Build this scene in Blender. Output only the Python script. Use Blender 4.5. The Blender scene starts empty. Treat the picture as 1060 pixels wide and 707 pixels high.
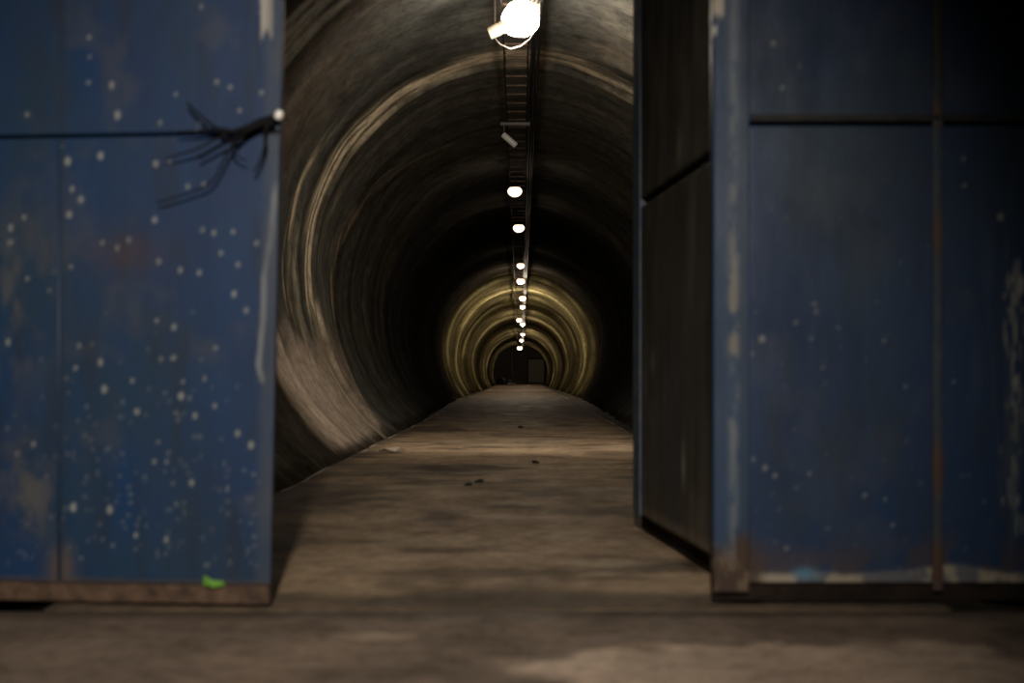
import bpy, bmesh, math, random
import numpy as np
from mathutils import Vector, Matrix

random.seed(4)
C = bpy.context.scene.collection
PI = math.pi

# ------------------------------------------------------------------ helpers
def lattice_noise(seed):
    rng = np.random.RandomState(seed)
    tab = rng.rand(256, 256)
    def f(x, y):
        xi = np.floor(x).astype(int); yi = np.floor(y).astype(int)
        fx = x - xi; fy = y - yi
        fx = fx*fx*(3-2*fx); fy = fy*fy*(3-2*fy)
        a = tab[xi % 256, yi % 256]; b = tab[(xi+1) % 256, yi % 256]
        c = tab[xi % 256, (yi+1) % 256]; d = tab[(xi+1) % 256, (yi+1) % 256]
        return (a*(1-fx)+b*fx)*(1-fy)+(c*(1-fx)+d*fx)*fy
    return f

def fbm(seed, x, y, octs=4):
    x = np.asarray(x, float); y = np.asarray(y, float)
    t = 0; a = .5; s = 0
    for k in range(octs):
        t = t + a*lattice_noise(seed+k*17)(x*2**k+k*7.3, y*2**k+k*3.1); s += a; a *= .5
    return t/s

def sstep(a, b, x):
    t = np.clip((np.asarray(x, float)-a)/(b-a), 0, 1)
    return t*t*(3-2*t)

def bump01(x, c, w):
    return np.exp(-((x-c)/w)**2)

def mix(c0, c1, f):
    f = f[..., None]
    return c0*(1-f)+np.asarray(c1, float)*f

def link(name, me, mat=None, parent=None):
    o = bpy.data.objects.new(name, me); C.objects.link(o)
    if mat: me.materials.append(mat)
    if parent: o.parent = parent
    return o

def grid_mesh(name, X, Y, Z, cols=None, smooth=True, U=None, V=None):
    n, m = X.shape
    me = bpy.data.meshes.new(name)
    co = np.stack([X, Y, Z], -1).reshape(-1, 3).astype(np.float32)
    i = np.arange(n-1)[:, None]*m+np.arange(m-1)[None, :]
    q = np.stack([i, i+1, i+m+1, i+m], -1).reshape(-1, 4)
    me.vertices.add(len(co)); me.vertices.foreach_set('co', co.ravel())
    me.loops.add(q.size); me.loops.foreach_set('vertex_index', q.ravel().astype(np.int32))
    me.polygons.add(len(q)); me.polygons.foreach_set('loop_start', (np.arange(len(q))*4).astype(np.int32))
    me.update(calc_edges=True)
    me.polygons.foreach_set('use_smooth', np.full(len(q), smooth))
    if cols is not None:
        a = me.color_attributes.new('Col', 'FLOAT_COLOR', 'POINT')
        cc = np.ones((n*m, 4), np.float32); cc[:, :3] = np.clip(cols.reshape(-1, 3), 0, 1)
        a.data.foreach_set('color', cc.ravel())
    if U is not None:
        uv = me.uv_layers.new(name='UVMap')
        st = np.stack([U, V], -1).reshape(-1, 2).astype(np.float32)
        uv.data.foreach_set('uv', st[q.ravel()].ravel())
    me.validate(); me.update()
    return me

def bm_mesh(name, bm, smooth=False):
    me = bpy.data.meshes.new(name)
    bmesh.ops.recalc_face_normals(bm, faces=bm.faces)
    bm.to_mesh(me); bm.free()
    if smooth:
        for p in me.polygons: p.use_smooth = True
    return me

def add_box(bm, x0, x1, y0, y1, z0, z1, bev=0.0):
    r = bmesh.ops.create_cube(bm, size=1)
    vs = r['verts']
    for v in vs:
        v.co = Vector(((x0+x1)/2+v.co.x*(x1-x0), (y0+y1)/2+v.co.y*(y1-y0), (z0+z1)/2+v.co.z*(z1-z0)))
    if bev:
        es = list({e for v in vs for e in v.link_edges})
        bmesh.ops.bevel(bm, geom=es, offset=bev, segments=2, affect='EDGES', profile=.5)

def add_tube(bm, pts, rad, n=8, caps=True):
    pts = [Vector(p) for p in pts]
    if not hasattr(rad, '__len__'): rad = [rad]*len(pts)
    prev = None; rings = []
    for i, p in enumerate(pts):
        t = (pts[min(i+1, len(pts)-1)]-pts[max(i-1, 0)]).normalized()
        if prev is None:
            a = Vector((0, 0, 1)) if abs(t.z) < .9 else Vector((1, 0, 0))
            u = t.cross(a).normalized()
        else:
            u = (prev-t*prev.dot(t)).normalized()
        prev = u; w = t.cross(u)
        rings.append([bm.verts.new(p+(u*math.cos(2*PI*k/n)+w*math.sin(2*PI*k/n))*rad[i]) for k in range(n)])
    for a, b in zip(rings, rings[1:]):
        for k in range(n):
            bm.faces.new((a[k], a[(k+1) % n], b[(k+1) % n], b[k]))
    if caps:
        bm.faces.new(rings[0]); bm.faces.new(rings[-1][::-1])

def add_lathe(bm, prof, n=24, M=Matrix()):
    """prof: list of (radius, z)"""
    rings = []
    for r, z in prof:
        if r < 1e-5:
            rings.append([bm.verts.new(M @ Vector((0, 0, z)))])
        else:
            rings.append([bm.verts.new(M @ Vector((r*math.cos(2*PI*k/n), r*math.sin(2*PI*k/n), z))) for k in range(n)])
    for a, b in zip(rings, rings[1:]):
        for k in range(n):
            k2 = (k+1) % n
            if len(a) == 1 and len(b) == 1: continue
            if len(a) == 1: bm.faces.new((a[0], b[k], b[k2]))
            elif len(b) == 1: bm.faces.new((a[k], a[k2], b[0]))
            else: bm.faces.new((a[k], a[k2], b[k2], b[k]))

def box_obj(name, args, mat, parent=None, bev=0.0):
    bm = bmesh.new(); add_box(bm, *args, bev=bev)
    return link(name, bm_mesh(name, bm), mat, parent)

def thing(name, label, cat, loc=(0, 0, 0), rot=(0, 0, 0), group=None):
    o = bpy.data.objects.new(name, None); C.objects.link(o)
    o.empty_display_size = .1
    o.location = loc; o.rotation_euler = rot
    return tag(o, label, cat, group)

def tag(o, label, cat, group=None):
    o['label'] = label; o['category'] = cat
    if group: o['group'] = group
    return o

def struct(o, label=None, cat=None):
    o['kind'] = 'structure'
    if label: o['label'] = label
    if cat: o['category'] = cat
    return o

# ------------------------------------------------------------------ materials
def new_mat(name):
    m = bpy.data.materials.new(name); m.use_nodes = True
    nt = m.node_tree; b = nt.nodes['Principled BSDF']
    return m, nt, b

def ramp(nt, fac, stops):
    r = nt.nodes.new('ShaderNodeValToRGB')
    e = r.color_ramp.elements
    while len(e) > 1: e.remove(e[-1])
    for i, (p, c) in enumerate(stops):
        if not hasattr(c, '__len__'): c = (c, c, c)
        el = e[0] if i == 0 else e.new(p)
        el.position = p; el.color = (*c, 1)
    nt.links.new(fac, r.inputs['Fac'])
    return r

def noise_node(nt, vec, scale, detail=6, rough=.6, sc=(1, 1, 1), dist=0):
    mp = nt.nodes.new('ShaderNodeMapping'); mp.inputs['Scale'].default_value = sc
    nt.links.new(vec, mp.inputs['Vector'])
    n = nt.nodes.new('ShaderNodeTexNoise')
    n.inputs['Scale'].default_value = scale; n.inputs['Detail'].default_value = detail
    n.inputs['Roughness'].default_value = rough; n.inputs['Distortion'].default_value = dist
    nt.links.new(mp.outputs[0], n.inputs['Vector'])
    return n

def mult(nt, a, b, fac=1.0, mode='MULTIPLY'):
    x = nt.nodes.new('ShaderNodeMix'); x.data_type = 'RGBA'; x.blend_type = mode
    x.inputs['Factor'].default_value = fac
    nt.links.new(a, x.inputs['A']); nt.links.new(b, x.inputs['B'])
    return x.outputs['Result']

def attr_mat(name, rough=(.5, .8), spec=.4, nscale=6, nsc=(1, 1, 1), lo=.7, hi=1.25, bump=.3, bdist=.01, uv=False, fine=40, fine_sc=None, grain=0):
    """wear painted per vertex, broken up by procedural noise"""
    m, nt, b = new_mat(name)
    at = nt.nodes.new('ShaderNodeAttribute'); at.attribute_name = 'Col'
    tc = nt.nodes.new('ShaderNodeTexCoord')
    vec = tc.outputs['UV' if uv else 'Object']
    n = noise_node(nt, vec, nscale, 8, .65, nsc)
    r = ramp(nt, n.outputs['Fac'], [(.25, lo), (.75, hi)])
    col = mult(nt, at.outputs['Color'], r.outputs['Color'])
    if grain:
        g = noise_node(nt, vec, grain, 8, .75, nsc)
        gr = ramp(nt, g.outputs['Fac'], [(.30, .45), (.48, .95), (.75, 1.35)])
        col = mult(nt, col, gr.outputs['Color'])
    nt.links.new(col, b.inputs['Base Color'])
    r2 = ramp(nt, n.outputs['Fac'], [(.3, rough[1]), (.7, rough[0])])
    nt.links.new(r2.outputs['Color'], b.inputs['Roughness'])
    b.inputs['Specular IOR Level'].default_value = spec
    n2 = noise_node(nt, vec, fine, 5, .6, fine_sc or nsc)
    bp = nt.nodes.new('ShaderNodeBump'); bp.inputs['Strength'].default_value = bump; bp.inputs['Distance'].default_value = bdist
    nt.links.new(n2.outputs['Fac'], bp.inputs['Height'])
    nt.links.new(bp.outputs['Normal'], b.inputs['Normal'])
    return m

def noise_mat(name, c0, c1, scale=8, rough=.6, metal=0.0, bump=.2, bdist=.005, sc=(1, 1, 1), spec=.4):
    m, nt, b = new_mat(name)
    tc = nt.nodes.new('ShaderNodeTexCoord')
    n = noise_node(nt, tc.outputs['Object'], scale, 6, .65, sc)
    r = ramp(nt, n.outputs['Fac'], [(.32, c0), (.68, c1)])
    nt.links.new(r.outputs['Color'], b.inputs['Base Color'])
    b.inputs['Roughness'].default_value = rough; b.inputs['Metallic'].default_value = metal
    b.inputs['Specular IOR Level'].default_value = spec
    bp = nt.nodes.new('ShaderNodeBump'); bp.inputs['Strength'].default_value = bump; bp.inputs['Distance'].default_value = bdist
    nt.links.new(n.outputs['Fac'], bp.inputs['Height']); nt.links.new(bp.outputs['Normal'], b.inputs['Normal'])
    return m

def emit_mat(name, col, strength):
    m, nt, b = new_mat(name)
    b.inputs['Base Color'].default_value = (.9, .9, .88, 1)
    b.inputs['Emission Color'].default_value = (*col, 1)
    b.inputs['Emission Strength'].default_value = strength
    return m

M_lining = attr_mat('lining_concrete', rough=(.75, .95), spec=.0, nscale=3, nsc=(1.0, .8, 1), lo=.72, hi=1.28, grain=7, bump=.35, bdist=.02, uv=True, fine=5, fine_sc=(1, 2.2, 1))
M_floor = attr_mat('floor_concrete', rough=(.55, .9), spec=.3, nscale=2.2, nsc=(1, .8, 1), lo=.62, hi=1.35, bump=.5, bdist=.012, fine=14, grain=13)
M_paint = attr_mat('blue_gate_paint', rough=(.42, .7), spec=.35, nscale=3, nsc=(1.6, 1, .5), lo=.72, hi=1.25, bump=.15, bdist=.004, fine=30)
M_inner = attr_mat('grimy_gate_inside', rough=(.5, .8), spec=.35, nscale=4, nsc=(1, 2, .5), lo=.6, hi=1.35, bump=.2, bdist=.004, fine=25)
M_blue = noise_mat('blue_steel', (.014, .034, .075), (.02, .046, .10), 9, .5)
M_blueworn = noise_mat('worn_blue_steel', (.03, .06, .12), (.10, .13, .17), 26, .55, sc=(1, 1, .5))
M_rust = noise_mat('rusty_steel', (.025, .014, .009), (.11, .068, .042), 14, .8, bump=.6)
M_blackrust = noise_mat('blackened_steel', (.006, .005, .004), (.02, .013, .010), 12, .9, spec=.15)
M_dark = noise_mat('dark_plaster', (.05, .045, .04), (.09, .08, .07), 3, .85)
M_seam = noise_mat('sealed_seam_steel', (.006, .008, .012), (.012, .014, .018), 10, .7)
M_gal = noise_mat('galvanised_steel', (.16, .15, .13), (.32, .29, .25), 12, .5, metal=.5)
M_cable = noise_mat('black_cable', (.004, .004, .004), (.012, .011, .010), 20, .6, spec=.1)
M_housing = noise_mat('cream_lamp_housing', (.10, .09, .07), (.16, .14, .11), 8, .45)
M_hdark = noise_mat('dark_lamp_housing', (.05, .045, .04), (.11, .1, .09), 8, .5)
M_white = noise_mat('dull_white_enamel', (.55, .55, .53), (.7, .7, .68), 8, .4)
M_wire = noise_mat('black_wire', (.003, .003, .004), (.008, .008, .009), 30, .8, spec=.15)
M_bolt = noise_mat('pale_bolt_metal', (.7, .68, .64), (.9, .88, .84), 20, .35)
M_paper = noise_mat('pale_paper', (.4, .33, .25), (.6, .5, .4), 12, .8)
M_green = noise_mat('green_plastic', (.07, .20, .02), (.12, .30, .03), 9, .6)
M_stone = noise_mat('dark_stone', (.012, .01, .009), (.035, .03, .025), 20, .85)
M_sack = noise_mat('black_sack', (.008, .008, .008), (.02, .02, .02), 6, .55)
M_endwall = noise_mat('end_wall_plaster', (.05, .042, .032), (.1, .085, .065), 1.5, .85)
M_enddoor = noise_mat('grey_door_paint', (.17, .155, .125), (.23, .21, .17), 2, .6)
WARM = (1.0, .80, .60)
M_bulb = emit_mat('lamp_glass_lit', (1.0, .84, .64), 22)
M_bulb2 = emit_mat('small_lamp_glass_lit', (1.0, .70, .46), 2.6)

# ------------------------------------------------------------------ tunnel shape
DEP = [0, 6, 21.3, 54.3, 73.6, 106, 125]
CZ = [2.35, 2.35, 2.35, 1.77, 1.38, .95, .95]
RR = [3.06, 3.06, 3.04, 2.95, 2.56, 2.16, 2.16]
RIBS = [(20.7, .05, .35), (55.2, .10, .5), (60, .09, .45), (66, .06, .3), (73.6, .10, .45), (82, .07, .4), (88, .08, .35), (94, .08, .35), (105.5, .12, .25)]
def cz(d): return np.interp(d, DEP, CZ)
def rr(d): return np.interp(d, DEP, RR)
def crown(d): return float(cz(d)+rr(d))
X0 = 0.0

# depth samples
ds = [6.0]
while ds[-1] < 107:
    d = ds[-1]
    st = .075 if d < 30 else (.14 if d < 50 else .16)
    for c, h, w in RIBS:
        if abs(d-c) < w+.3: st = min(st, .06)
    ds.append(d+st)
ds = np.array(ds); nd = len(ds)
nt_ = 250
T = np.linspace(-1, 1, nt_)                                        # -1 left foot, 0 crown, 1 right foot
D, TT = np.meshgrid(ds, T, indexing='ij')
cz_, r_ = cz(D), rr(D)
foot = PI/2+np.arcsin(np.clip((cz_+.09)/r_, -1, 1))                # lining reaches 9 cm under the slab
TH = TT*foot
rib = np.zeros_like(D)
for c, h, w in RIBS:
    rib = rib+h*(sstep(c-.03, c+.06, D)*(1-sstep(c+w, c+w+1.6, D)))
lump = fbm(3, TH*2.2+9, D*.45, 4)-.5
hoop = fbm(21, TH*.8+5, D*1.6+.25*np.sin(TH*3), 3)-.5
wav = np.sin(D*2*PI/1.45+1.2*fbm(5, TH*1.2+3, D*.2, 2)*3)
far = sstep(52.5, 55.2, D)
r_ = r_-rib+lump*.10+hoop*(.045+.03*far)+wav*(.010+.02*far)
XX = X0+r_*np.sin(TH); ZZ = cz_+r_*np.cos(TH)
# albedo: base by depth, lit and unlit stretches painted in, hoop streaks of lime, pale foot patch
streak = fbm(40, TH*1.1+11, D*2.4+.3*fbm(8, TH*3, D*.6, 3), 5)
fine = fbm(44, TH*14+4, D*3.1, 4)
base = np.zeros(D.shape+(3,))+np.array([.022, .020, .017])  # near lining coloured dark for the wall the flood lamp leaves unlit
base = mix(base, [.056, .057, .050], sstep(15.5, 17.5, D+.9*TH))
base = mix(base, [.42, .38, .31], sstep(15.5, 17.5, D)*(1-sstep(20, 20.6, D))*sstep(.15, .5, TH)*sstep(.35, .65, fbm(99, TH*3, D*1.3, 4))*.75)  # patchy pale lining right of the crown, flood lamp's lit side painted in
base = mix(base, [.17, .17, .155], sstep(15.5, 17, D)*(1-sstep(20, 20.8, D))*bump01(TH, 0, .35)*.8)  # flood lamp's brightness on the crown painted as paler colour
CC = np.interp(TH, [-2.43, -2.03, -1.35, -.57, 0], [20.7, 22.3, 23.1, 25.5, 26.5])
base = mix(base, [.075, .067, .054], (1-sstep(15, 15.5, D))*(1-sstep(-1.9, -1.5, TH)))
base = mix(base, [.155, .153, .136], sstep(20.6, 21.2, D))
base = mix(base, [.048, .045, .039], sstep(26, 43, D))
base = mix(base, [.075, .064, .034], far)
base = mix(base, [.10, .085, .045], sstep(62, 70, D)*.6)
base = mix(base, [.014, .013, .010], sstep(42, 48, D)*(1-far))  # unlit wall before the far arches painted in, hiding lamp spill
s1 = sstep(.56, .74, streak)
base = mix(base, [.26, .24, .195], s1*.42*(1-.65*sstep(14, 16, D)*(1-sstep(20, 21, D)))*(1-far)*(1-sstep(28, 46, D)*.92))
base = mix(base, [.30, .25, .11], s1*.6*far)
base = mix(base, [.045, .036, .026], sstep(.56, .75, 1-streak)*.5)
# lime encrusted construction joint
def band(c, w, warp, seed):
    cc = c+warp*(fbm(seed, TH*1.6+7, D*0+2, 3)-.5)*2
    ww = w*(.45+1.1*fbm(seed+3, TH*4+1, D*0+5, 3))
    core = np.exp(-((D-cc)/ww)**2)
    tex = sstep(.38, .60, fbm(seed+5, TH*3.2, D*8, 5))
    return core*(.15+.95*tex)
b1 = 1.9*band(20.3, .32, .34, 60)+.22*band(19.0, .22, .4, 64)*(1-sstep(-1.1, -.8, TH))
base = mix(base, [1.0, .86, .62], np.clip(b1*1.0, 0, 1)*(.9-.25*sstep(-.5, 0, TH)))
for c, w, s_, a, lo_, hi_ in [(18.75, .16, 70, 1, -1.95, -1.0), (19.2, .07, 74, .7, -1.9, -1.2), (18.2, .05, 78, .6, -1.9, -1.2), (21.0, .06, 71, .5, -2.1, -1.2), (21.6, .12, 72, .4, -2.2, -.9), (CC, .20, 73, 1, -2.45, -.3), (CC-.45, .07, 75, .5, -2.2, -.5), (25.6, .12, 82, .35, -2.1, -.6),
                             (27.5, .35, 86, .4, -2.0, -.5), (18.9, .25, 90, .5, .2, 1.2), (23.5, .35, 94, .5, .6, 2), (31, .6, 98, .35, -1.9, -.7), (34, .7, 99, .25, .6, 1.9)]:
    msk = sstep(lo_, lo_+.25, TH)*(1-sstep(hi_-.25, hi_, TH))
    base = mix(base, [.52, .42, .29], np.clip(band(c, w, .3, s_), 0, 1)*msk*a)
# pale foot patch on the left, the flood lamp's light edge painted in, running to the slanting joint
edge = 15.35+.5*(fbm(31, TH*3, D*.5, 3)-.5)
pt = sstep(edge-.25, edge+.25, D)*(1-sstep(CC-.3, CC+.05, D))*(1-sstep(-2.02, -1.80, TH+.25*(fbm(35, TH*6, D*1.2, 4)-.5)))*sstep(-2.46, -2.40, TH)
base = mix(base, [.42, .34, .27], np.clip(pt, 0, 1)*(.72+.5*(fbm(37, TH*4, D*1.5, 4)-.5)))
base = mix(base, [.055, .030, .014], bump01(D, CC+.55, .3)*sstep(-2.0, -1.8, TH)*(1-sstep(-.9, -.6, TH))*.55)
# wet grime above the slab
base = mix(base, [.035, .028, .02], (1-sstep(.0, .12, ZZ+.12*(fine-.5)))*.7)
base = base*(.75+.5*fine)[..., None]
low = (.72+.6*fbm(67, TH*1.5+3, D*.35, 3)*far+.28*(1-far)-.0*far)*(1-.6*far*sstep(1.5, 2.35, np.abs(TH)+.5*(fbm(66, TH*2, D*.3, 3)-.5)))  # lamplight fading towards the far foot, painted as darker colour
# lamp light on the rib arrises, painted pale and fading deeper
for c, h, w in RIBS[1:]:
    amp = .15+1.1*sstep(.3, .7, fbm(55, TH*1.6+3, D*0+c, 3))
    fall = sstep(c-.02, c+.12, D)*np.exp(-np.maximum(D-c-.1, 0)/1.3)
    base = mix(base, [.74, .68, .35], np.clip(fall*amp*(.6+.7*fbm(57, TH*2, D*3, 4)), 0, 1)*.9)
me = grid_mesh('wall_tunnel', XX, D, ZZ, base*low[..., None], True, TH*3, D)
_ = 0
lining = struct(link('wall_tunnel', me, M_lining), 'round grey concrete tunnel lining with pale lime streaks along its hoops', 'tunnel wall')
sm = lining.modifiers.new('thick', 'SOLIDIFY'); sm.thickness = .25; sm.offset = 1.0

# ------------------------------------------------------------------ floors
def floor_grid(name, xs, ys, colf, zf):
    Y, X = np.meshgrid(ys, xs, indexing='ij')
    return grid_mesh(name, X, Y, zf(X, Y), colf(X, Y), True)

xl, xr = -1.84, 1.67
xs = np.concatenate([[xl, xl, xl+.012, xl+.03, xl+.05], np.linspace(xl+.09, xr-.09, 80), [xr-.05, xr-.03, xr-.012, xr, xr]])
ys = [5.42]
while ys[-1] < 107.9: ys.append(ys[-1]+max(.045, ys[-1]*.004))
ys = np.array(ys)
def fz(X, Y):
    z = .035*(fbm(101, X*1.1+9, Y*.6, 3)-.5)+.008*(fbm(103, X*5+9, Y*3, 3)-.5)
    z = z*sstep(5.5, 7.5, Y)
    e = np.minimum(X-xl, xr-X)
    z = z-.012*(1-sstep(0, .03, e))
    z = z-.008*(1-sstep(5.42, 5.6, Y))
    z[:, 0] = -.07; z[:, -1] = -.07
    return z
def fcol(X, Y):
    c = np.zeros(X.shape+(3,))+np.array([.38, .275, .175])
    n1 = fbm(110, X*1.3+5, Y*.9+3, 5); n2 = fbm(112, X*2.2+5, Y*2.5, 4); n3 = fbm(114, X*9, Y*9, 3)
    c = mix(c, [.47, .35, .225], sstep(.5, .72, n1)*.7)
    c = mix(c, [.085, .062, .042], sstep(.50, .74, 1-n2)*.65)
    c = mix(c, [.075, .055, .04], sstep(.62, .75, n3)*.35)
    # dark stain belts and pale scabs
    def blob(x, y, a, b, s):
        q = ((X-x)/a)**2+((Y-y)/b)**2+1.2*(fbm(120+int(s*9), X*5, Y*2.5, 3)-.5)
        return 1-sstep(.5, 1.2, q)
    for x, y, a, b, f in [(-.55, 13.4, .55, .5, .75), (-.62, 11.6, .45, .35, .5), (-1.15, 13.2, .6, 1.1, .4), (1.0, 6.55, .8, .2, .7), (-.1, 6.4, .5, .16, .55), (.9, 9.3, .7, .5, .5), (-1.5, 22.5, .6, 1.6, .7), (1.3, 12, .5, .8, .4), (-1.45, 10.5, .45, 1.4, .55)]:
        c = mix(c, [.055, .04, .028], blob(x, y, a, b, x)*f)
    for x, y, a, b, f in [(.42, 6.75, .28, .18, .55), (1.2, 17.0, .35, .6, .5), (.75, 10.6, .4, .6, .45), (-.2, 18.5, 1.1, 1.2, .35), (.35, 6.35, .12, .1, .6), (-.9, 15.5, .3, .4, .25)]:
        c = mix(c, [.50, .40, .28], blob(x, y, a, b, y)*f)
    # darker threshold strip behind the gates, deepened with painted shade under them
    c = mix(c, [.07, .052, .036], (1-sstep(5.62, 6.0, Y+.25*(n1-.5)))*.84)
    c = mix(c, [.10, .08, .055], sstep(26, 32, Y)*.8*(1-sstep(66, 72, Y)))  # unlit stretch of floor painted as darker slab
    ed = np.minimum(X-xl, xr-X)
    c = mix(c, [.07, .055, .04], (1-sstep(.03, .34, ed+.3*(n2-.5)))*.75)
    # pale line of lime along the slab edges, on and off
    for ex, lo_, hi_ in ((xl, 9, 60), (xr, 21, 60)):
        w = np.abs(X-ex)
        on = sstep(.40, .56, fbm(130, Y*1.7+ex, Y*0+1, 3))
        c = mix(c, [.85, .78, .64], (1-sstep(.02, .045+.0008*Y, w))*sstep(lo_, lo_+2, Y)*(1-sstep(hi_-8, hi_, Y))*on*.95)
    return c
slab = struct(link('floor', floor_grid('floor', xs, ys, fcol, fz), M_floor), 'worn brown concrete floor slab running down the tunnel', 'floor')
sm = slab.modifiers.new('thick', 'SOLIDIFY'); sm.thickness = .04; sm.offset = -1

def gcol(X, Y):
    n = fbm(140, X*3, Y*2, 4)
    return mix(np.zeros(X.shape+(3,))+np.array([.035, .028, .02]), [.10, .08, .055], sstep(.4, .7, n))
def gz(X, Y): return -.068+.03*(fbm(142, X*4, Y*2, 4)-.5)
gut = struct(link('floor_gutter', floor_grid('floor_gutter', np.linspace(-2.5, 2.5, 60), np.linspace(5.42, 108, 400), gcol, gz), M_floor), 'dark dirty gutter bed either side of the slab', 'floor')

def ncol(X, Y):
    c = np.zeros(X.shape+(3,))+np.array([.145, .108, .080])
    n1 = fbm(150, X*1.5+5, Y*1.5+3, 5); n2 = fbm(152, X*4+5, Y*4, 4)
    c = mix(c, [.21, .158, .116], sstep(.5, .75, n1)*.6)
    c = mix(c, [.07, .05, .036], sstep(.52, .74, 1-n2)*.55)
    q = ((X-.85)/.85)**2+((Y-4.1)/.75)**2+1.6*(fbm(154, X*3.3, Y*4, 4)-.5)
    c = mix(c, [.40, .31, .235], (1-sstep(.7, 1.0, q))*.95)
    q = ((X+.5)/.14)**2+((Y-4.86)/.09)**2
    c = mix(c, [.36, .28, .2], (1-sstep(.5, 1.1, q))*.6)
    c = mix(c, [.045, .035, .026], (sstep(5.15, 5.36, Y+.2*(n2-.5)))*.6)  # shadow at the foot of the gates painted into the floor
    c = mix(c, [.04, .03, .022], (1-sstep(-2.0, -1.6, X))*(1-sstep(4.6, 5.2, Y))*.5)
    return c
def nz(X, Y): return .012*(fbm(156, X*3, Y*3, 3)-.5)*sstep(0, .3, 5.42-Y)-.008*sstep(5.2, 5.4, Y)-.002
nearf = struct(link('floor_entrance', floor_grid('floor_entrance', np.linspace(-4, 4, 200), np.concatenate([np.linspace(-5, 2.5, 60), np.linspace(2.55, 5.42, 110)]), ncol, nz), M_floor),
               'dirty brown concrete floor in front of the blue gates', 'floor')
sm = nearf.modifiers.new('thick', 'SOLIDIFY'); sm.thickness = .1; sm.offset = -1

# ------------------------------------------------------------------ room shell in front of the gates
struct(box_obj('wall_left', (-4.2, -4.0, -5, 5.75, -.1, 4.2), M_dark))
struct(box_obj('wall_right', (4.0, 4.2, -5, 5.75, -.1, 4.2), M_dark))
struct(box_obj('wall_back', (-4.2, 4.2, -5.2, -5, -.1, 4.2), M_dark))
struct(box_obj('ceiling', (-4.2, 4.2, -5.2, 5.75, 4.2, 4.4), M_dark))
bm = bmesh.new()
add_box(bm, -4.2, -2.66, 5.75, 6.0, -.1, 6.0); add_box(bm, 2.96, 4.2, 5.75, 6.0, -.1, 6.0); add_box(bm, -2.66, 2.96, 5.75, 6.0, 3.42, 6.0)
struct(link('wall_portal', bm_mesh('wall_portal', bm), M_dark))

# ------------------------------------------------------------------ gates
S = 1/267.6                                                         # metres per unit of the wear maps below
GREY = [.20, .215, .21]
def sheet(name, parent, mat, w0, w1, z0, z1, colf, step=.0075, y=0, thick=.035, edge=None):
    """a flat sheet facing -y, x from w0 to w1; edge(z) bends the w1 side"""
    nx = max(2, int((w1-w0)/step)); nz_ = max(2, int((z1-z0)/step))
    Zg, A = np.meshgrid(np.linspace(z0, z1, nz_), np.linspace(0, 1, nx), indexing='ij')
    hi = (w1 if edge is None else w1+edge(Zg))
    Xg = w0+(hi-w0)*A
    dent = .006*(fbm(200, Xg*1.8+20, Zg*1.8, 3)-.5)
    me = grid_mesh(name, Xg, np.zeros_like(Xg)+y+dent, Zg, colf(Xg, Zg), True)
    o = link(name, me, mat, parent)
    s = o.modifiers.new('thick', 'SOLIDIFY'); s.thickness = thick; s.offset = -1
    return o

def wear(X, Z, marks, base, seed, rnd=None, dust=1.0):
    n1 = fbm(seed, X*2.0+20, Z*1.2+4, 5); n2 = fbm(seed+3, X*14+30, Z*3, 4); n3 = fbm(seed+6, X*5+30, Z*5, 4)
    c = np.zeros(X.shape+(3,))+np.array(base)
    c = mix(c, np.array(base)*np.array([1.4, 1.05, .68]), sstep(.42, .72, n1)*.75)
    c = mix(c, [.05, .055, .062], sstep(.56, .78, n3)*.35*dust)
    c = mix(c, [.010, .018, .032], sstep(.55, .8, n2)*.45)
    for x, z, a, b, f in marks:
        sel = (np.abs(X-x) < a*3.2) & (np.abs(Z-z) < b*3.2)
        if not sel.any(): continue
        q = ((X[sel]-x)/a)**2+((Z[sel]-z)/b)**2
        c[sel] = mix(c[sel], GREY, (1-sstep(.4, 1.5, q))*f)
    return c

# left leaf: x measured from the free edge (0) to the hinge (negative), z up
big = .0125; sml = .0085
LM = []
for u, v, k in [(90, 38, 1), (90.5, 58, .8), (89, 85, .8), (114, 88, 1.6), (120, 119, 1.9), (22.6, 116.6, 1), (182.5, 99, .8), (165.6, 128, .9), (209.5, 9.3, 1), (226, 87, 1),
                (240, 93, .9), (273, 99, 1), (250, 117, 1), (208.6, 129, .9), (204, 137, .8), (66.5, 166, 1.8), (102, 161, 1.7), (161, 170, 1.4), (176, 169, .7), (212, 192, 1),
                (195, 194, .9), (71, 195, 1.2), (80.7, 206, 1.5), (68, 221.6, 1.5), (160, 228, 1.4), (164, 271, 1.3), (187, 280, 1.2), (207, 283, 1.2), (248, 275, 1.1),
                (230, 263, 1), (243, 241, .9), (244, 305, 1.4), (257, 322, 1.2), (224.5, 360, .8), (120, 256.7, 1.4), (132, 248.6, 1.2), (104, 251, 1), (211, 239, 1),
                (223, 242, 1.1), (268, 253, 1), (162, 332, .9), (180.6, 338.7, 1.3), (166.6, 371.6, .9), (179.6, 371, 1), (102, 375, 1.5), (79, 357.6, .9), (75, 381, 1),
                (106, 403, 1.7), (136, 394, .9), (188, 410, 1.6), (190, 395, .9), (213, 392, .9), (5, 234.6, 1.5), (4, 250, 1.2), (2, 354, 1.4), (23, 287.6, .8), (19.5, 224, 1),
                (70, 276, .8), (141, 426, 1.4), (203, 430, 1.3), (248, 448, 1.4), (262, 460, 1.6), (73, 525.6, 1.9), (112, 527.6, 1.8), (199, 499, 1.4), (172.6, 558, 1.3),
                (140, 554, 1.1), (160, 477.6, 1), (172.6, 477.6, 1), (60, 150, .6), (47, 300, .7), (224, 420, 1), (237, 505, .9), (30, 460, 1.2), (12, 470, 1)]:
    LM.append(((u-281)*S, .9-(v-385.6)*S, .0052*k+.002, .0085*k+.002, min(1, .55+.22*k)))
rg = random.Random(8)
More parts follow.
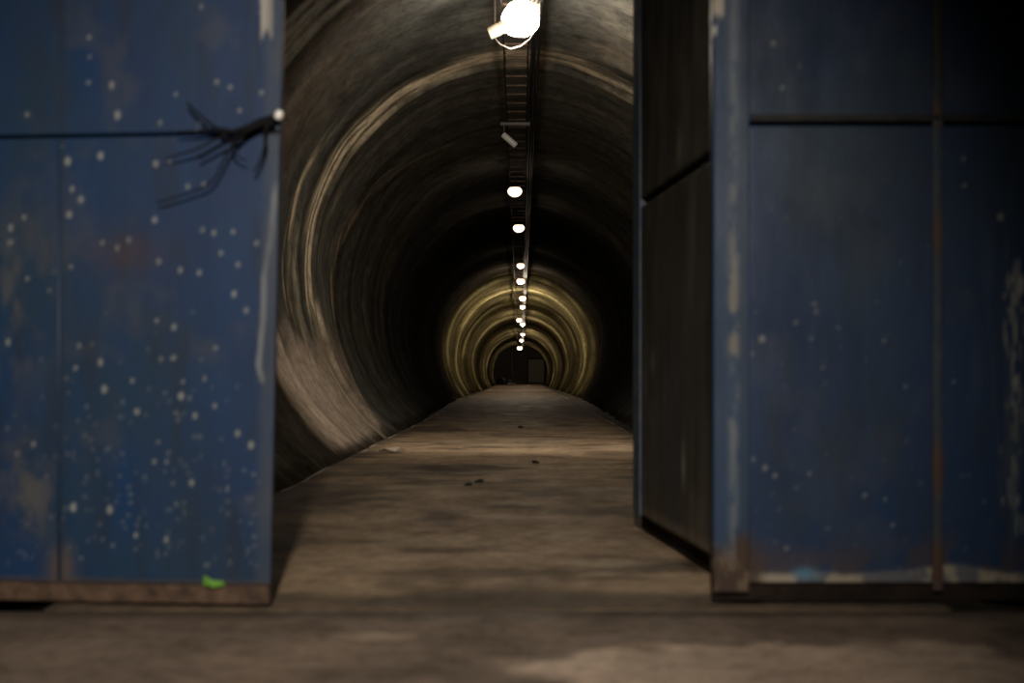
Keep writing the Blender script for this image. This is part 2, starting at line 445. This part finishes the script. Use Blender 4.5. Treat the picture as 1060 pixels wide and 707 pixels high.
for i in range(210):
    v = 585-abs(rg.gauss(0, 120)); u = rg.uniform(-20, 272)
    if v < 150: continue
    k = rg.uniform(.35, 1.0)
    LM.append(((u-281)*S, .9-(v-385.6)*S, .0055*k+.002, .008*k+.002, rg.uniform(.12, .42)))
BLUE = [.0055, .027, .084]
def lcol(X, Z):
    c = wear(X, Z, LM, BLUE, 300)
    # long drip of white paint near the free edge
    pz = [.9-(v-385.6)*S for v in (150, 200, 248, 288, 330, 379, 397)][::-1]
    px = [(u-281)*S for u in (290, 287, 282.5, 276, 275, 270, 275)][::-1]
    xc = np.interp(Z, pz, px)
    dr = (1-sstep(.006, .014, np.abs(X-xc)))*sstep(pz[0]-.01, pz[0]+.02, Z)*(1-sstep(pz[-2]-.02, pz[-2]+.06, Z))
    c = mix(c, [.24, .26, .27], dr*.8)
    z0 = .9+345*S
    wp = (1-sstep(.020, .028, np.abs(X+.0-((279-281)*S))+.01*(fbm(330, X*40, Z*20, 3)-.5)))*sstep(z0-.01, z0+.02, Z+.02*np.sin(X*150))
    c = mix(c, [.40, .38, .33], wp*.8)
    # rubbed grey edge strip, dusty clouds, grime by the foot
    n = fbm(335, X*20+9, Z*9, 4)
    c = mix(c, [.045, .058, .078], (sstep(-.075, -.03, X-.02*Z))*.6*(.5+n))
    c = mix(c, [.08, .08, .075], bump01(X, -1.03, .14)*bump01(Z, 1.15, .3)*sstep(.35, .7, n)*.55)
    c = mix(c, [.10, .095, .085], bump01(X, -.96, .13)*bump01(Z, .42, .14)*sstep(.35, .7, n)*.7)
    c = mix(c, [.05, .03, .025], bump01(X, -.56, .16)*bump01(Z, 1.36, .09)*.5)
    c = mix(c, [.06, .045, .035], (1-sstep(.085, .10+.03*n, Z))*.7)
    c = mix(c, [.09, .065, .05], bump01(X, -.83, .05)*bump01(Z, .13, .08)*.9)
    c = mix(c, [.012, .018, .028], bump01(X, -.828, .012)*.55)
    return c
YAWL = -math.atan2(.17, 1.65)
gate_l = thing('gate_leaf', 'blue steel gate leaf on the left, speckled with chipped paint and a white drip', 'gate', (-.960, 5.44, 0), (0, 0, YAWL))
EDGE = lambda Z: .022*Z
W = -1.68
sheet('lower_sheet', gate_l, M_paint, W, 0, .085, 1.812, lcol, edge=EDGE)
sheet('upper_sheet', gate_l, M_paint, W, 0, 1.825, 3.3, lcol, edge=EDGE)
o = box_obj('crossbar', (W, -.02, .036, .07, 1.74, 1.90), M_seam, gate_l)
box_obj('hinge_stile', (W, W+.08, .036, .10, .05, 3.3), M_blue, gate_l, .004)
box_obj('free_stile', (-.09, -.03, .036, .10, .10, 3.3), M_blue, gate_l, .004)
# rust-streaked bottom rail a little behind the sheet
box_obj('bottom_rail', (W, -.004, .006, .06, .010, .084), M_rust, gate_l, .006)
bm = bmesh.new(); add_tube(bm, [(-.835, -.004, .1), (-.835, -.004, 1.80)], .006, 8)
link('vertical_rib', bm_mesh('vertical_rib', bm, True), M_blue, gate_l)

# bunch of frayed black wires at the free edge
ow = thing('wire_bundle', 'frayed black wires fanning out over the left gate from its free edge', 'wires', (-.925, 5.405, 1.873), (0, 0, YAWL))
def wire(pts, r0, r1, name='wire_strand', m=M_wire):
    # pts in wear-map units relative to the anchor
    P = [Vector(((u-291)*S, -.012-.03*t, -(v-124)*S)) for (u, v), t in zip(pts, [0, .5, 1, 1, .8, .6, .4])]
    # smooth
    Q = []
    for i in range(len(P)-1):
        p0 = P[max(i-1, 0)]; p1 = P[i]; p2 = P[i+1]; p3 = P[min(i+2, len(P)-1)]
        for k in range(6):
            t = k/6
            Q.append(.5*((2*p1)+(p2-p0)*t+(2*p0-5*p1+4*p2-p3)*t*t+(3*p1-p0-3*p2+p3)*t**3))
    Q.append(P[-1])
    bm = bmesh.new(); n = len(Q)
    add_tube(bm, Q, [r0+(r1-r0)*i/(n-1) for i in range(n)], 7)
    return link(name, bm_mesh(name, bm, True), m, ow)
wire([(291, 126), (276, 130), (262, 137), (247, 141), (235, 141)], .015, .006)
wire([(290, 132), (278, 133), (266, 139), (250, 148), (235, 155), (212, 167)], .009, .004)
wire([(276, 130), (258, 139), (240, 141), (222, 130), (206, 116), (200, 110)], .008, .004)
wire([(262, 138), (246, 141), (232, 147), (210, 158), (190, 163), (176, 166)], .008, .002)
wire([(285, 131), (281, 140), (282, 155), (277, 170), (270, 182)], .008, .004)
wire([(268, 138), (256, 147), (246, 158), (238, 172), (225, 192), (200, 202), (168, 211)], .006, .003)
wire([(252, 143), (246, 150), (250, 163), (262, 170)], .005, .003)
wire([(250, 141), (235, 137), (215, 139), (190, 140)], .008, .003)
bm = bmesh.new()
Mt = Matrix.Translation((3.5*S, -.02, 0)) @ Matrix.Rotation(math.radians(20), 4, 'Y')
add_lathe(bm, [(0, -.017), (.012, -.015), (.016, -.006), (.016, .008), (.011, .018), (0, .021)], 14, Mt)
o = link('wire_end_cap', bm_mesh('wire_end_cap', bm, True), M_bolt, ow); o['label'] = 'pale shiny end cap'

# right fixed panel: x from the post corner (0) outwards
RM = []
for u, v, k in [(799, 46, 1.2), (808, 92, .9), (826, 70, .6), (787, 351, 1.6), (756, 366, 1), (777, 366, .7), (771, 375, .9), (841, 315, .8), (843, 323, .8), (822, 334, .8),
                (838, 351, .7), (995, 165, 1), (996, 193, .9), (1033, 225, 1.6), (790, 484, 1.2), (800, 492, 1), (756, 455, 1.1), (761, 491, 1), (778, 475, .8), (771, 555, 1),
                (812, 567, .9), (836, 490, .8), (913, 353, .7), (893, 512, .8), (914, 516, .7), (922, 543, .8), (935, 400, .7), (985, 395, .8), (865, 340, .5), (850, 380, .6)]:
    RM.append(((u-737)*S, .9-(v-385.6)*S, .0055*k+.002, .008*k+.002, min(.9, .38+.25*k)))
for i in range(90):
    u = 1047+rg.gauss(0, 5); v = rg.choice([rg.uniform(280, 425), rg.uniform(280, 425), rg.uniform(425, 560)])
    RM.append(((u-737)*S, .9-(v-385.6)*S, .0045, rg.uniform(.012, .05), rg.uniform(.3, 1.0)))
for i in range(60):
    u = rg.uniform(775, 1060); v = rg.uniform(200, 590); k = rg.uniform(.4, .9)
    RM.append(((u-737)*S, .9-(v-385.6)*S, .005*k+.002, .008*k+.002, rg.uniform(.08, .3)))
BLUE2 = [.004, .022, .066]
def rcol(X, Z):
    c = wear(X, Z, RM, BLUE2, 400, dust=.5)
    n = fbm(433, X*14+9, Z*10, 4); n4 = fbm(437, X*30+9, Z*2.2, 4)
    c = mix(c, [.055, .075, .10], sstep(.55, .8, n4)*.5*sstep(.9, 1.2, X))
    # lime and plaster crust along the foot
    h = .115+.03*fbm(441, X*5+3, X*0+1, 3)+.05*bump01(X, .42, .05)*0+.03*bump01(X, .92, .12)
    cr = 1-sstep(h-.012, h+.012, Z+.03*(n-.5))
    c = mix(c, [.22, .20, .16], cr*(.35+.75*sstep(.38, .58, n)))
    c = mix(c, [.04, .024, .015], (1-sstep(.03, .09, X-.135+.04*(n-.5)))*(1-sstep(.14, .3, Z+.1*(n-.5)))*.9)
    c = mix(c, [.05, .03, .02], (1-sstep(h+.02, h+.16, Z))*(1-cr)*.55*sstep(.35, .6, n))
    c = mix(c, [.06, .16, .25], bump01(X, .355, .045)*bump01(Z, .125, .022)*.9)
    return c
gate_r = thing('fixed_gate', 'fixed blue steel gate panel on the right with rusty post foot and chalky bottom edge', 'gate', (.745, 5.47, 0))
sheet('lower_sheet', gate_r, M_paint, .135, 2.2, .09, 1.852, rcol, y=.012)
sheet('upper_sheet', gate_r, M_paint, .135, 2.2, 1.866, 3.3, rcol, y=.012)
box_obj('crossbar', (.14, 2.2, -.006, .012, 1.866, 1.893), noise_mat('grimy_blue_bar', (.010, .014, .018), (.035, .032, .028), 12, .7, spec=.2), gate_r, .003)
box_obj('backing_bar', (.14, 2.2, .05, .09, 1.76, 1.93), M_seam, gate_r)
def postcol(X, Z):
    n = fbm(450, X*30, Z*12, 4); n2 = fbm(452, X*18, Z*3, 4)
    c = np.zeros(X.shape+(3,))+np.array([.014, .038, .085])
    c = mix(c, [.10, .125, .15], bump01(X, .075, .018)*sstep(.32, .6, n)*.75)
    c = mix(c, [.085, .10, .12], bump01(X, .065, .035)*sstep(.3, .6, n2)*.5*sstep(1.3, 2.0, Z))
    c = mix(c, [.20, .18, .14], bump01(X, .075, .02)*sstep(.5, .62, n)*.7*bump01(Z, 1.1, .35))
    c = mix(c, [.012, .022, .04], bump01(X, .112, .010)*.7)
    rust = (1-sstep(.20, .30, Z+.22*(n2-.5)+.16*(n-.5)))
    c = mix(c, [.042, .023, .012], rust*.95)
    c = mix(c, [.20, .155, .10], rust*sstep(.58, .68, n)*.4)
    c = mix(c, [.45, .40, .32], (1-sstep(.03, .045, X))*sstep(2.26, 2.3, Z+.02*n)*.8)
    c = mix(c, [.5, .5, .46], (1-sstep(.004, .012, X))*sstep(.5, .62, fbm(460, X*10, Z*14, 3))*sstep(2.05, 2.12, Z)*.9)
    return c
post = sheet('corner_post', gate_r, M_paint, 0, .135, .055, 3.3, postcol, y=-.004, thick=.11, step=.006)
def rodcol(X, Z):
    n = fbm(470, X*50, Z*14, 4); n2 = fbm(472, X*20, Z*6, 3)
    c = np.zeros(X.shape+(3,))+np.array([.018, .034, .06])
    c = mix(c, [.05, .055, .06], sstep(.5, .7, n)*.6)
    r = np.zeros_like(Z)
    for z, s, f in [(1.43, .10, .95), (.53, .11, .95), (.14, .13, 1), (1.90, .05, .9), (2.25, .15, .5)]:
        r = np.maximum(r, bump01(Z, z, s)*f)
    c = mix(c, [.060, .034, .019], np.clip(r*(.6+.9*(n2)), 0, 1)*.9)
    c = mix(c, [.03, .028, .02], bump01(Z, 2.12, .14)*.7)
    return c
sheet('vertical_batten', gate_r, M_paint, .842, .880, .06, 3.3, rodcol, y=-.006, thick=.018, step=.006)
box_obj('bottom_rail', (.0, 2.2, .03, .07, .018, .10), M_blackrust, gate_r, .004)

# right leaf swung back into the tunnel, seen nearly edge-on
P0 = Vector((.868, 5.63)); P1 = Vector((.650, 8.10)); L = (P1-P0).length
ang = math.atan2(P1.y-P0.y, P1.x-P0.x)
gate_s = thing('gate_leaf', 'dark grimy gate leaf swung open into the tunnel, seen nearly edge-on', 'gate', (P0.x, P0.y, 0), (0, 0, ang+PI))
def icol(X, Z):
    n = fbm(480, X*3+9, Z*1.4, 5); n2 = fbm(482, X*10+9, Z*2, 4); n3 = fbm(484, X*16+9, Z*16, 3)
    c = np.zeros(X.shape+(3,))+np.array([.060, .057, .048])
    c = mix(c, [.11, .10, .08], sstep(.48, .7, n)*.6)
    c = mix(c, [.025, .022, .018], sstep(.5, .75, 1-n2)*.6)
    c = mix(c, [.025, .04, .075], bump01(X, -1.35, .2)*bump01(Z, .6, .5)*.5)
    c = mix(c, [.34, .32, .27], bump01(X, -1.1, .035)*bump01(Z, .46, .10)*.8)
    c = mix(c, [.30, .26, .18], bump01(X, -1.2, .06)*bump01(Z, 1.98, .10)*.6)
    c = mix(c, [.26, .22, .16], bump01(X, -1.9, .05)*bump01(Z, .95, .06)*.6)
    c = mix(c, [.2, .17, .13], (1-sstep(.16, .2, Z+.03*n3))*.5)
    return c
sheet('lower_sheet', gate_s, M_inner, -L+.22, 0, .113, 1.815, icol, step=.014)
sheet('upper_sheet', gate_s, M_inner, -L+.22, 0, 1.866, 3.3, icol, step=.014)
box_obj('backing_bar', (-L+.22, 0, .036, .08, 1.78, 1.93), M_seam, gate_s)
box_obj('edge_stile', (-L, -L+.215, -.008, .05, .105, 3.3), M_blueworn, gate_s, .004)
box_obj('bottom_rail', (-L+.01, -.01, .04, .07, .012, .115), M_blackrust, gate_s, .004)  # dark bar added to stand for the shaded gap under the leaf

# ------------------------------------------------------------------ small things by the gates
def flat_scrap(name, pts, loc, mat, label, cat, th=.004, curl=.012):
    bm = bmesh.new()
    top = [bm.verts.new((x, y, th+curl*abs(math.sin(3*x/.1+y*20)))) for x, y in pts]
    bot = [bm.verts.new((v.co.x, v.co.y, v.co.z-th)) for v in top]
    bm.faces.new(top); bm.faces.new(bot[::-1])
    n = len(pts)
    for k in range(n): bm.faces.new((top[k], bot[k], bot[(k+1) % n], top[(k+1) % n]))
    o = link(name, bm_mesh(name, bm), mat); o.location = loc
    return tag(o, label, cat)
bm = bmesh.new()
vs = [(-.042, 0, -.004), (.0, 0, -.012), (.040, 0, -.006), (.036, 0, .012), (-.008, 0, .016), (-.040, 0, .034)]
f = [bm.verts.new((x, -.004-.006*abs(math.sin(i*1.7)), z)) for i, (x, y, z) in enumerate(vs)]
g = [bm.verts.new((v.co.x, v.co.y+.006, v.co.z)) for v in f]
bm.faces.new(f); bm.faces.new(g[::-1])
for k in range(6): bm.faces.new((f[k], g[k], g[(k+1) % 6], f[(k+1) % 6]))
o = link('plastic_scrap', bm_mesh('plastic_scrap', bm), M_green); o.location = (-1.172, 5.452, .090)
tag(o, 'small bright green scrap caught at the foot of the left blue gate', 'scrap')
flat_scrap('paper_scrap', [(-.13, -.10), (-.05, -.16), (.06, -.10), (.11, .06), (.16, .22), (.04, .20), (-.04, .05)], (-1.46, 16.0, .0), M_paper, 'crumpled pale scrap lying on the floor near the left gutter', 'scrap', .01, .05)
def lumpy(name, r, mat, seed, flat=.7):
    bm = bmesh.new(); bmesh.ops.create_icosphere(bm, subdivisions=3, radius=1)
    rs = random.Random(seed); ks = [(rs.uniform(1, 3), rs.uniform(1, 3), rs.uniform(1, 3), rs.uniform(0, 6)) for _ in range(5)]
    for v in bm.verts:
        f = 1+.12*sum(math.sin(a*v.co.x+b*v.co.y+c*v.co.z+d) for a, b, c, d in ks)
        v.co = Vector((v.co.x*f*r[0], v.co.y*f*r[1], max(v.co.z*f*r[2], -.35*r[2])))
    return link(name, bm_mesh(name, bm, True), mat)
for (x, y, s, lab) in [(-.408, 11.25, .026, 'small dark stone, left of the two side by side on the tunnel floor'), (-.33, 11.62, .026, 'small dark stone, right of the two side by side on the tunnel floor'),
                       (.155, 14.1, .026, 'lone dark pebble lying in the middle of the tunnel floor'), (.01, 23.1, .035, 'farthest tiny dark pebble on the lit stretch of floor')]:
    o = lumpy('stone', (s*1.3, s, s*.8), M_stone, int(y*10)); o.location = (x, y, s*.2+.004); tag(o, lab, 'stone', 'stones on the tunnel floor')
for (x, y, rx, rz, lab) in [(-1.38, 104.2, .40, .42, 'black lumpy sack against the left wall at the tunnel end'), (-.86, 104.6, .28, .26, 'smaller dark sack lying beside the black one at the tunnel end')]:
    o = lumpy('sack', (rx, rx, rz), M_sack, int(rx*100)); o.location = (x, y, rz*.35); tag(o, lab, 'sack', 'sacks at the tunnel end')
flat_scrap('cloth_scrap', [(-.3, -.2), (.1, -.25), (.35, -.05), (.3, .2), (-.1, .25), (-.32, .1)], (-.60, 103.4, .0), M_paper, 'pale rag on the floor in front of the far end wall', 'scrap', .02, .12)

# ------------------------------------------------------------------ tunnel end
struct(box_obj('wall_end', (-3, 3, 110.5, 110.8, -.2, 5), M_endwall))
bm = bmesh.new()
N = 40; ro = 3.6; ri = 2.10; zc = .95; a0 = PI/2+math.asin(min(1, (zc+.1)/ri))
for yy in (0,):
    rows = []
    for k in range(N+1):
        a = -a0+2*a0*k/N
        row = []
        for (r, y) in ((ri, 106.6), (ro, 106.6), (ro, 107.0), (ri, 107.0)):
            row.append(bm.verts.new((r*math.sin(a), y, zc+r*math.cos(a))))
        rows.append(row)
    for a, b in zip(rows, rows[1:]):
        for j in range(4):
            bm.faces.new((a[j], a[(j+1) % 4], b[(j+1) % 4], b[j]))
    bm.faces.new(rows[0]); bm.faces.new(rows[-1][::-1])
struct(link('wall_bulkhead', bm_mesh('wall_bulkhead', bm, False), M_endwall))
bm = bmesh.new()
add_box(bm, -2.6, 2.6, 107.0, 110.5, -.16, -.02); struct(link('floor_end', bm_mesh('floor_end', bm), M_dark))
ed = thing('metal_door', 'flat pale grey metal door in the wall at the tunnel end', 'door', (1.24, 110.42, 0))
box_obj('door_panel', (-.62, .62, -.03, .02, .12, 1.92), M_enddoor, ed, .01)
bm = bmesh.new(); add_box(bm, -.72, -.62, -.05, .07, -.01, 2.02); add_box(bm, .62, .72, -.05, .07, -.01, 2.02); add_box(bm, -.62, .62, -.05, .07, 1.92, 2.02)
link('door_frame', bm_mesh('door_frame', bm), M_blackrust, ed)
bm = bmesh.new(); add_tube(bm, [(-.30, -.04, 1.42), (-.30, -.09, 1.42), (-.22, -.09, 1.42)], .025, 8)
link('door_handle', bm_mesh('door_handle', bm, True), M_bolt, ed)
bm = bmesh.new(); add_tube(bm, [(-.62, 110.40, 0), (-.62, 110.40, 2.9)], .06, 10)
tag(link('wall_pipe', bm_mesh('wall_pipe', bm, True), noise_mat('pale_pipe', (.14, .13, .10), (.2, .18, .15), 4, .6)), 'pale vertical pipe on the end wall, left of the grey door', 'pipe')

# ------------------------------------------------------------------ cable tray, cables, lamps
def tz(d): return crown(d)-(.36 if d < 55 else .30)
tray = thing('cable_tray', 'ladder cable tray running under the tunnel crown above the lamps', 'cable tray', (0, 0, 0))
path = [6.2]+list(np.arange(8, 104.1, 2.0))
for s, xo in ((0, -.21), (1, .10)):
    bm = bmesh.new(); prev = None
    for d in path:
        z = tz(d); h = .035
        r = [bm.verts.new((xo+a, d, z+b)) for a, b in ((-.008, -h), (.008, -h), (.008, h), (-.008, h))]
        if prev:
            for k in range(4): bm.faces.new((prev[k], prev[(k+1) % 4], r[(k+1) % 4], r[k]))
        else: bm.faces.new(r)
        prev = r
    bm.faces.new(prev[::-1])
    link('side_rail', bm_mesh('side_rail', bm), M_blackrust, tray)
rm = bmesh.new(); add_box(rm, -.20, .09, -.022, .022, -.028, -.006); rme = bm_mesh('rung', rm); rme.materials.append(M_rust)
d = 14.0; k = 0
while k < 44:
    o = bpy.data.objects.new('rung', rme); C.objects.link(o); o.parent = tray; o.location = (0, d, tz(d)); d += .64; k += 1
bm = bmesh.new()
while d < 104:
    add_box(bm, -.20, .09, d-.022, d+.022, tz(d)-.028, tz(d)-.006); d += .64
o = link('rung_row', bm_mesh('rung_row', bm), M_blackrust, tray); o['kind'] = 'stuff'  # far rungs get darker steel in place of falling light
hm = bmesh.new(); 
for d in np.arange(8, 104, 4.0):
    for xo in (-.21, .10):
        bm = bmesh.new(); add_tube(bm, [(xo, d, tz(d)+.02), (xo, d, crown(d)+.12)], .008, 6)
        if d < 60: link('hanger_rod', bm_mesh('hanger_rod', bm, True), M_blackrust, tray)
        else: bm.free()
hm.free()
for i, (xo, rad, dz, lab) in enumerate([(.150, .022, -.03, 'thickest black cable, hung right beside the cable tray'), (.195, .016, -.05, 'thin black cable in the middle of the three beside the tray'), (.235, .019, -.02, 'black cable outermost on the right of the three beside the tray')]):
    pts = []; rs = random.Random(i+3)
    for d in np.arange(6.2, 104, 1.0):
        sag = .03*abs(math.sin(d*.785+i))
        pts.append((xo+rs.uniform(-.008, .008), d, tz(d)+dz-sag))
    bm = bmesh.new(); add_tube(bm, pts, rad, 7)
    tag(link('cable', bm_mesh('cable', bm, True), M_cable), lab, 'cable', 'cables beside the cable tray')

def point(name, loc, power, col, rad=.08):
    l = bpy.data.lights.new(name, 'POINT'); l.energy = power; l.color = col; l.shadow_soft_size = rad
    o = bpy.data.objects.new(name, l); o.location = loc; C.objects.link(o); return o

# big lit flood lamp with its wire bail
LZ = 4.69
fl = thing('flood_lamp', 'big dazzling lit flood lamp with tilted cream housing, nearest of the ceiling lamps', 'lamp', (.02, 15.7, LZ+.28))
ax = Matrix.Translation((-.37, 0, -.33)) @ Matrix.Rotation(math.radians(65), 4, 'Y')
bm = bmesh.new(); add_lathe(bm, [(0, 0), (.062, 0), (.07, .012), (.07, .13), (.064, .14), (.085, .20), (.12, .27), (.122, .285), (.11, .285), (.06, .2), (0, .16)], 28, ax)
link('housing', bm_mesh('housing', bm, True), M_housing, fl)
bm = bmesh.new(); add_lathe(bm, [(0, .18), (.10, .20), (.155, .26), (.20, .35), (.205, .44), (.165, .53), (.09, .58), (0, .59)], 28, ax)
link('glass_bulb', bm_mesh('glass_bulb', bm, True), M_bulb, fl)
bm = bmesh.new(); P = [(-.32, -.02, -.36), (-.24, -.06, -.46), (-.13, -.07, -.51), (-.02, -.06, -.48), (.08, -.03, -.40), (.14, 0, -.30)]
add_tube(bm, P, .004, 6); link('wire_bail', bm_mesh('wire_bail', bm, True), M_gal, fl)
bm = bmesh.new(); add_tube(bm, [(-.30, 0, -.24), (-.30, 0, .06)], .012, 6); add_tube(bm, [(-.30, 0, .06), (.1, 0, .06)], .012, 6)
link('bracket', bm_mesh('bracket', bm), M_blackrust, fl)
bm = bmesh.new(); add_box(bm, .10, .20, -.05, .05, -.12, .06, .008); link('junction_box', bm_mesh('junction_box', bm), M_gal, fl)

# dead white lamp
dl = thing('unlit_lamp', 'unlit white tube lamp hanging askew between the flood lamp and second light', 'lamp', (-.12, 22.8, tz(22.8)-.12))
az = Matrix.Translation((-.16, 0, -.16)) @ Matrix.Rotation(math.radians(131), 4, 'Y')
bm = bmesh.new(); add_lathe(bm, [(0, 0), (.045, .002), (.05, .015), (.05, .27), (.045, .283), (0, .285)], 16, az)
link('lamp_tube', bm_mesh('lamp_tube', bm, True), M_white, dl)
bm = bmesh.new(); add_box(bm, -.2, .28, -.03, .03, -.02, .03, .006); add_tube(bm, [(-.14, 0, -.01), (-.14, 0, -.17)], .01, 6)
link('bracket', bm_mesh('bracket', bm), M_hdark, dl)

# round bowl lamps: one prototype, the rest copies
LAMPS = [(-.110, 29.0, 187.6, 3, 1.0), (-.035, 34.7, 149.6, 3, .95), (.015, 46, 110.6, 8, 1.0), (.018, 52, 94.6, 110, 1.2), (.10, 59.3, 77, 90, 1.15), (.108, 63.9, 68, 60, 1.0),
         (-.05, 72, 54.5, 60, 1.1), (.125, 75.6, 50, 50, 1.1), (.15, 87, 39.6, 45, 1.1), (.09, 92, 33.4, 45, 1.1), (-.035, 104, 25.4, 22, 1.6)]
ORD = ['second lit lamp from the flood lamp, small round bowl over dark wall', 'third lit lamp, round bowl just beyond the second', 'fourth lit lamp, small oval bowl at the top of the yellow arches',
       'fifth lit lamp, brighter round bowl close under the fourth', 'sixth lit lamp down the row, over the yellow arches', 'seventh lit lamp down the row, close under the sixth',
       'eighth lit lamp, set a little left of the row', 'ninth lit lamp, just right of and under the eighth', 'tenth lit lamp, tiny and far down the row', 'eleventh lit lamp, tiny, last but one of the row',
       'farthest lit lamp, hung in the small end arch']
def make_lamp():
    t = thing('ceiling_lamp', ORD[0], 'lamp', (0, 0, 0), group='lit bowl lamps down the tunnel')
    bm = bmesh.new()
    add_lathe(bm, [(0, -.135), (.05, -.128), (.10, -.10), (.135, -.06), (.15, 0), (.135, .05), (.105, .085), (.07, .10), (0, .105)], 22)
    link('glass_bowl', bm_mesh('glass_bowl', bm, True), M_bulb2, t)
    bm = bmesh.new(); add_lathe(bm, [(.112, .085), (.118, .09), (.10, .11), (.06, .125), (.04, .13), (0, .13)], 22)
    link('housing', bm_mesh('housing', bm, True), M_hdark, t)
    bm = bmesh.new(); add_tube(bm, [(0, 0, .125), (0, 0, .30)], .012, 6); link('stem', bm_mesh('stem', bm, True), M_hdark, t)
    return t
proto = make_lamp()
for i, (x, d, el, pw, sc) in enumerate(LAMPS):
    if i == 0: t = proto
    else:
        t = proto.copy(); C.objects.link(t)
        for ch in proto.children:
            c = ch.copy(); C.objects.link(c); c.parent = t
    t['label'] = ORD[i]
    z = .9+el*d/1472
    t.location = (x, d, z); k = sc*(1 if i < 2 else .86); t.scale = (k, k, k*.85)
    point('lamp_light', (x, d, z-.10*sc-.16), pw*(1.3 if d > 50 else 1), WARM, .10)
point('flood_glow', (.02, 15.62, LZ-.31), 80, (1.0, .88, .74), .12)
l = bpy.data.lights.new('flood_light', 'SPOT'); l.energy = 400; l.color = (1.0, .87, .72); l.spot_size = math.radians(178); l.spot_blend = .35; l.shadow_soft_size = .10
o = bpy.data.objects.new('flood_light', l); C.objects.link(o); o.location = (.02, 14.9, LZ-.33)
o.rotation_euler = Vector((.15, 1, 0)).to_track_quat('-Z', 'Y').to_euler()

# light of the entrance room behind the photographer
l = bpy.data.lights.new('entrance_light', 'SPOT'); l.energy = 1750; l.color = (1.0, .88, .75); l.spot_size = math.radians(52); l.spot_blend = 1.0; l.shadow_soft_size = .10
o = bpy.data.objects.new('entrance_light', l); C.objects.link(o); o.location = (-.18, -1.0, 3.3)
dirv = Vector((-.80, 5.5, .62))-Vector(o.location)
o.rotation_euler = dirv.to_track_quat('-Z', 'Y').to_euler()

w = bpy.data.worlds.new('World'); bpy.context.scene.world = w; w.use_nodes = True
w.node_tree.nodes['Background'].inputs[0].default_value = (.5, .55, .65, 1)
w.node_tree.nodes['Background'].inputs[1].default_value = .0

# ------------------------------------------------------------------ camera
cam = bpy.data.cameras.new('camera'); cam.lens = 50; cam.sensor_width = 36
cam.shift_x = -8.5/1060; cam.shift_y = 32.1/1060
cam.dof.use_dof = True; cam.dof.focus_distance = 32; cam.dof.aperture_fstop = 1.8
cam.clip_end = 300
co = bpy.data.objects.new('camera', cam); C.objects.link(co); co.location = (0, 0, .9); co.rotation_euler = (PI/2, 0, 0)
sc = bpy.context.scene; sc.camera = co
sc.view_settings.view_transform = 'Standard'; sc.view_settings.look = 'None'
sc.view_settings.exposure = 0; sc.view_settings.gamma = 1; sc.view_settings.use_curve_mapping = False
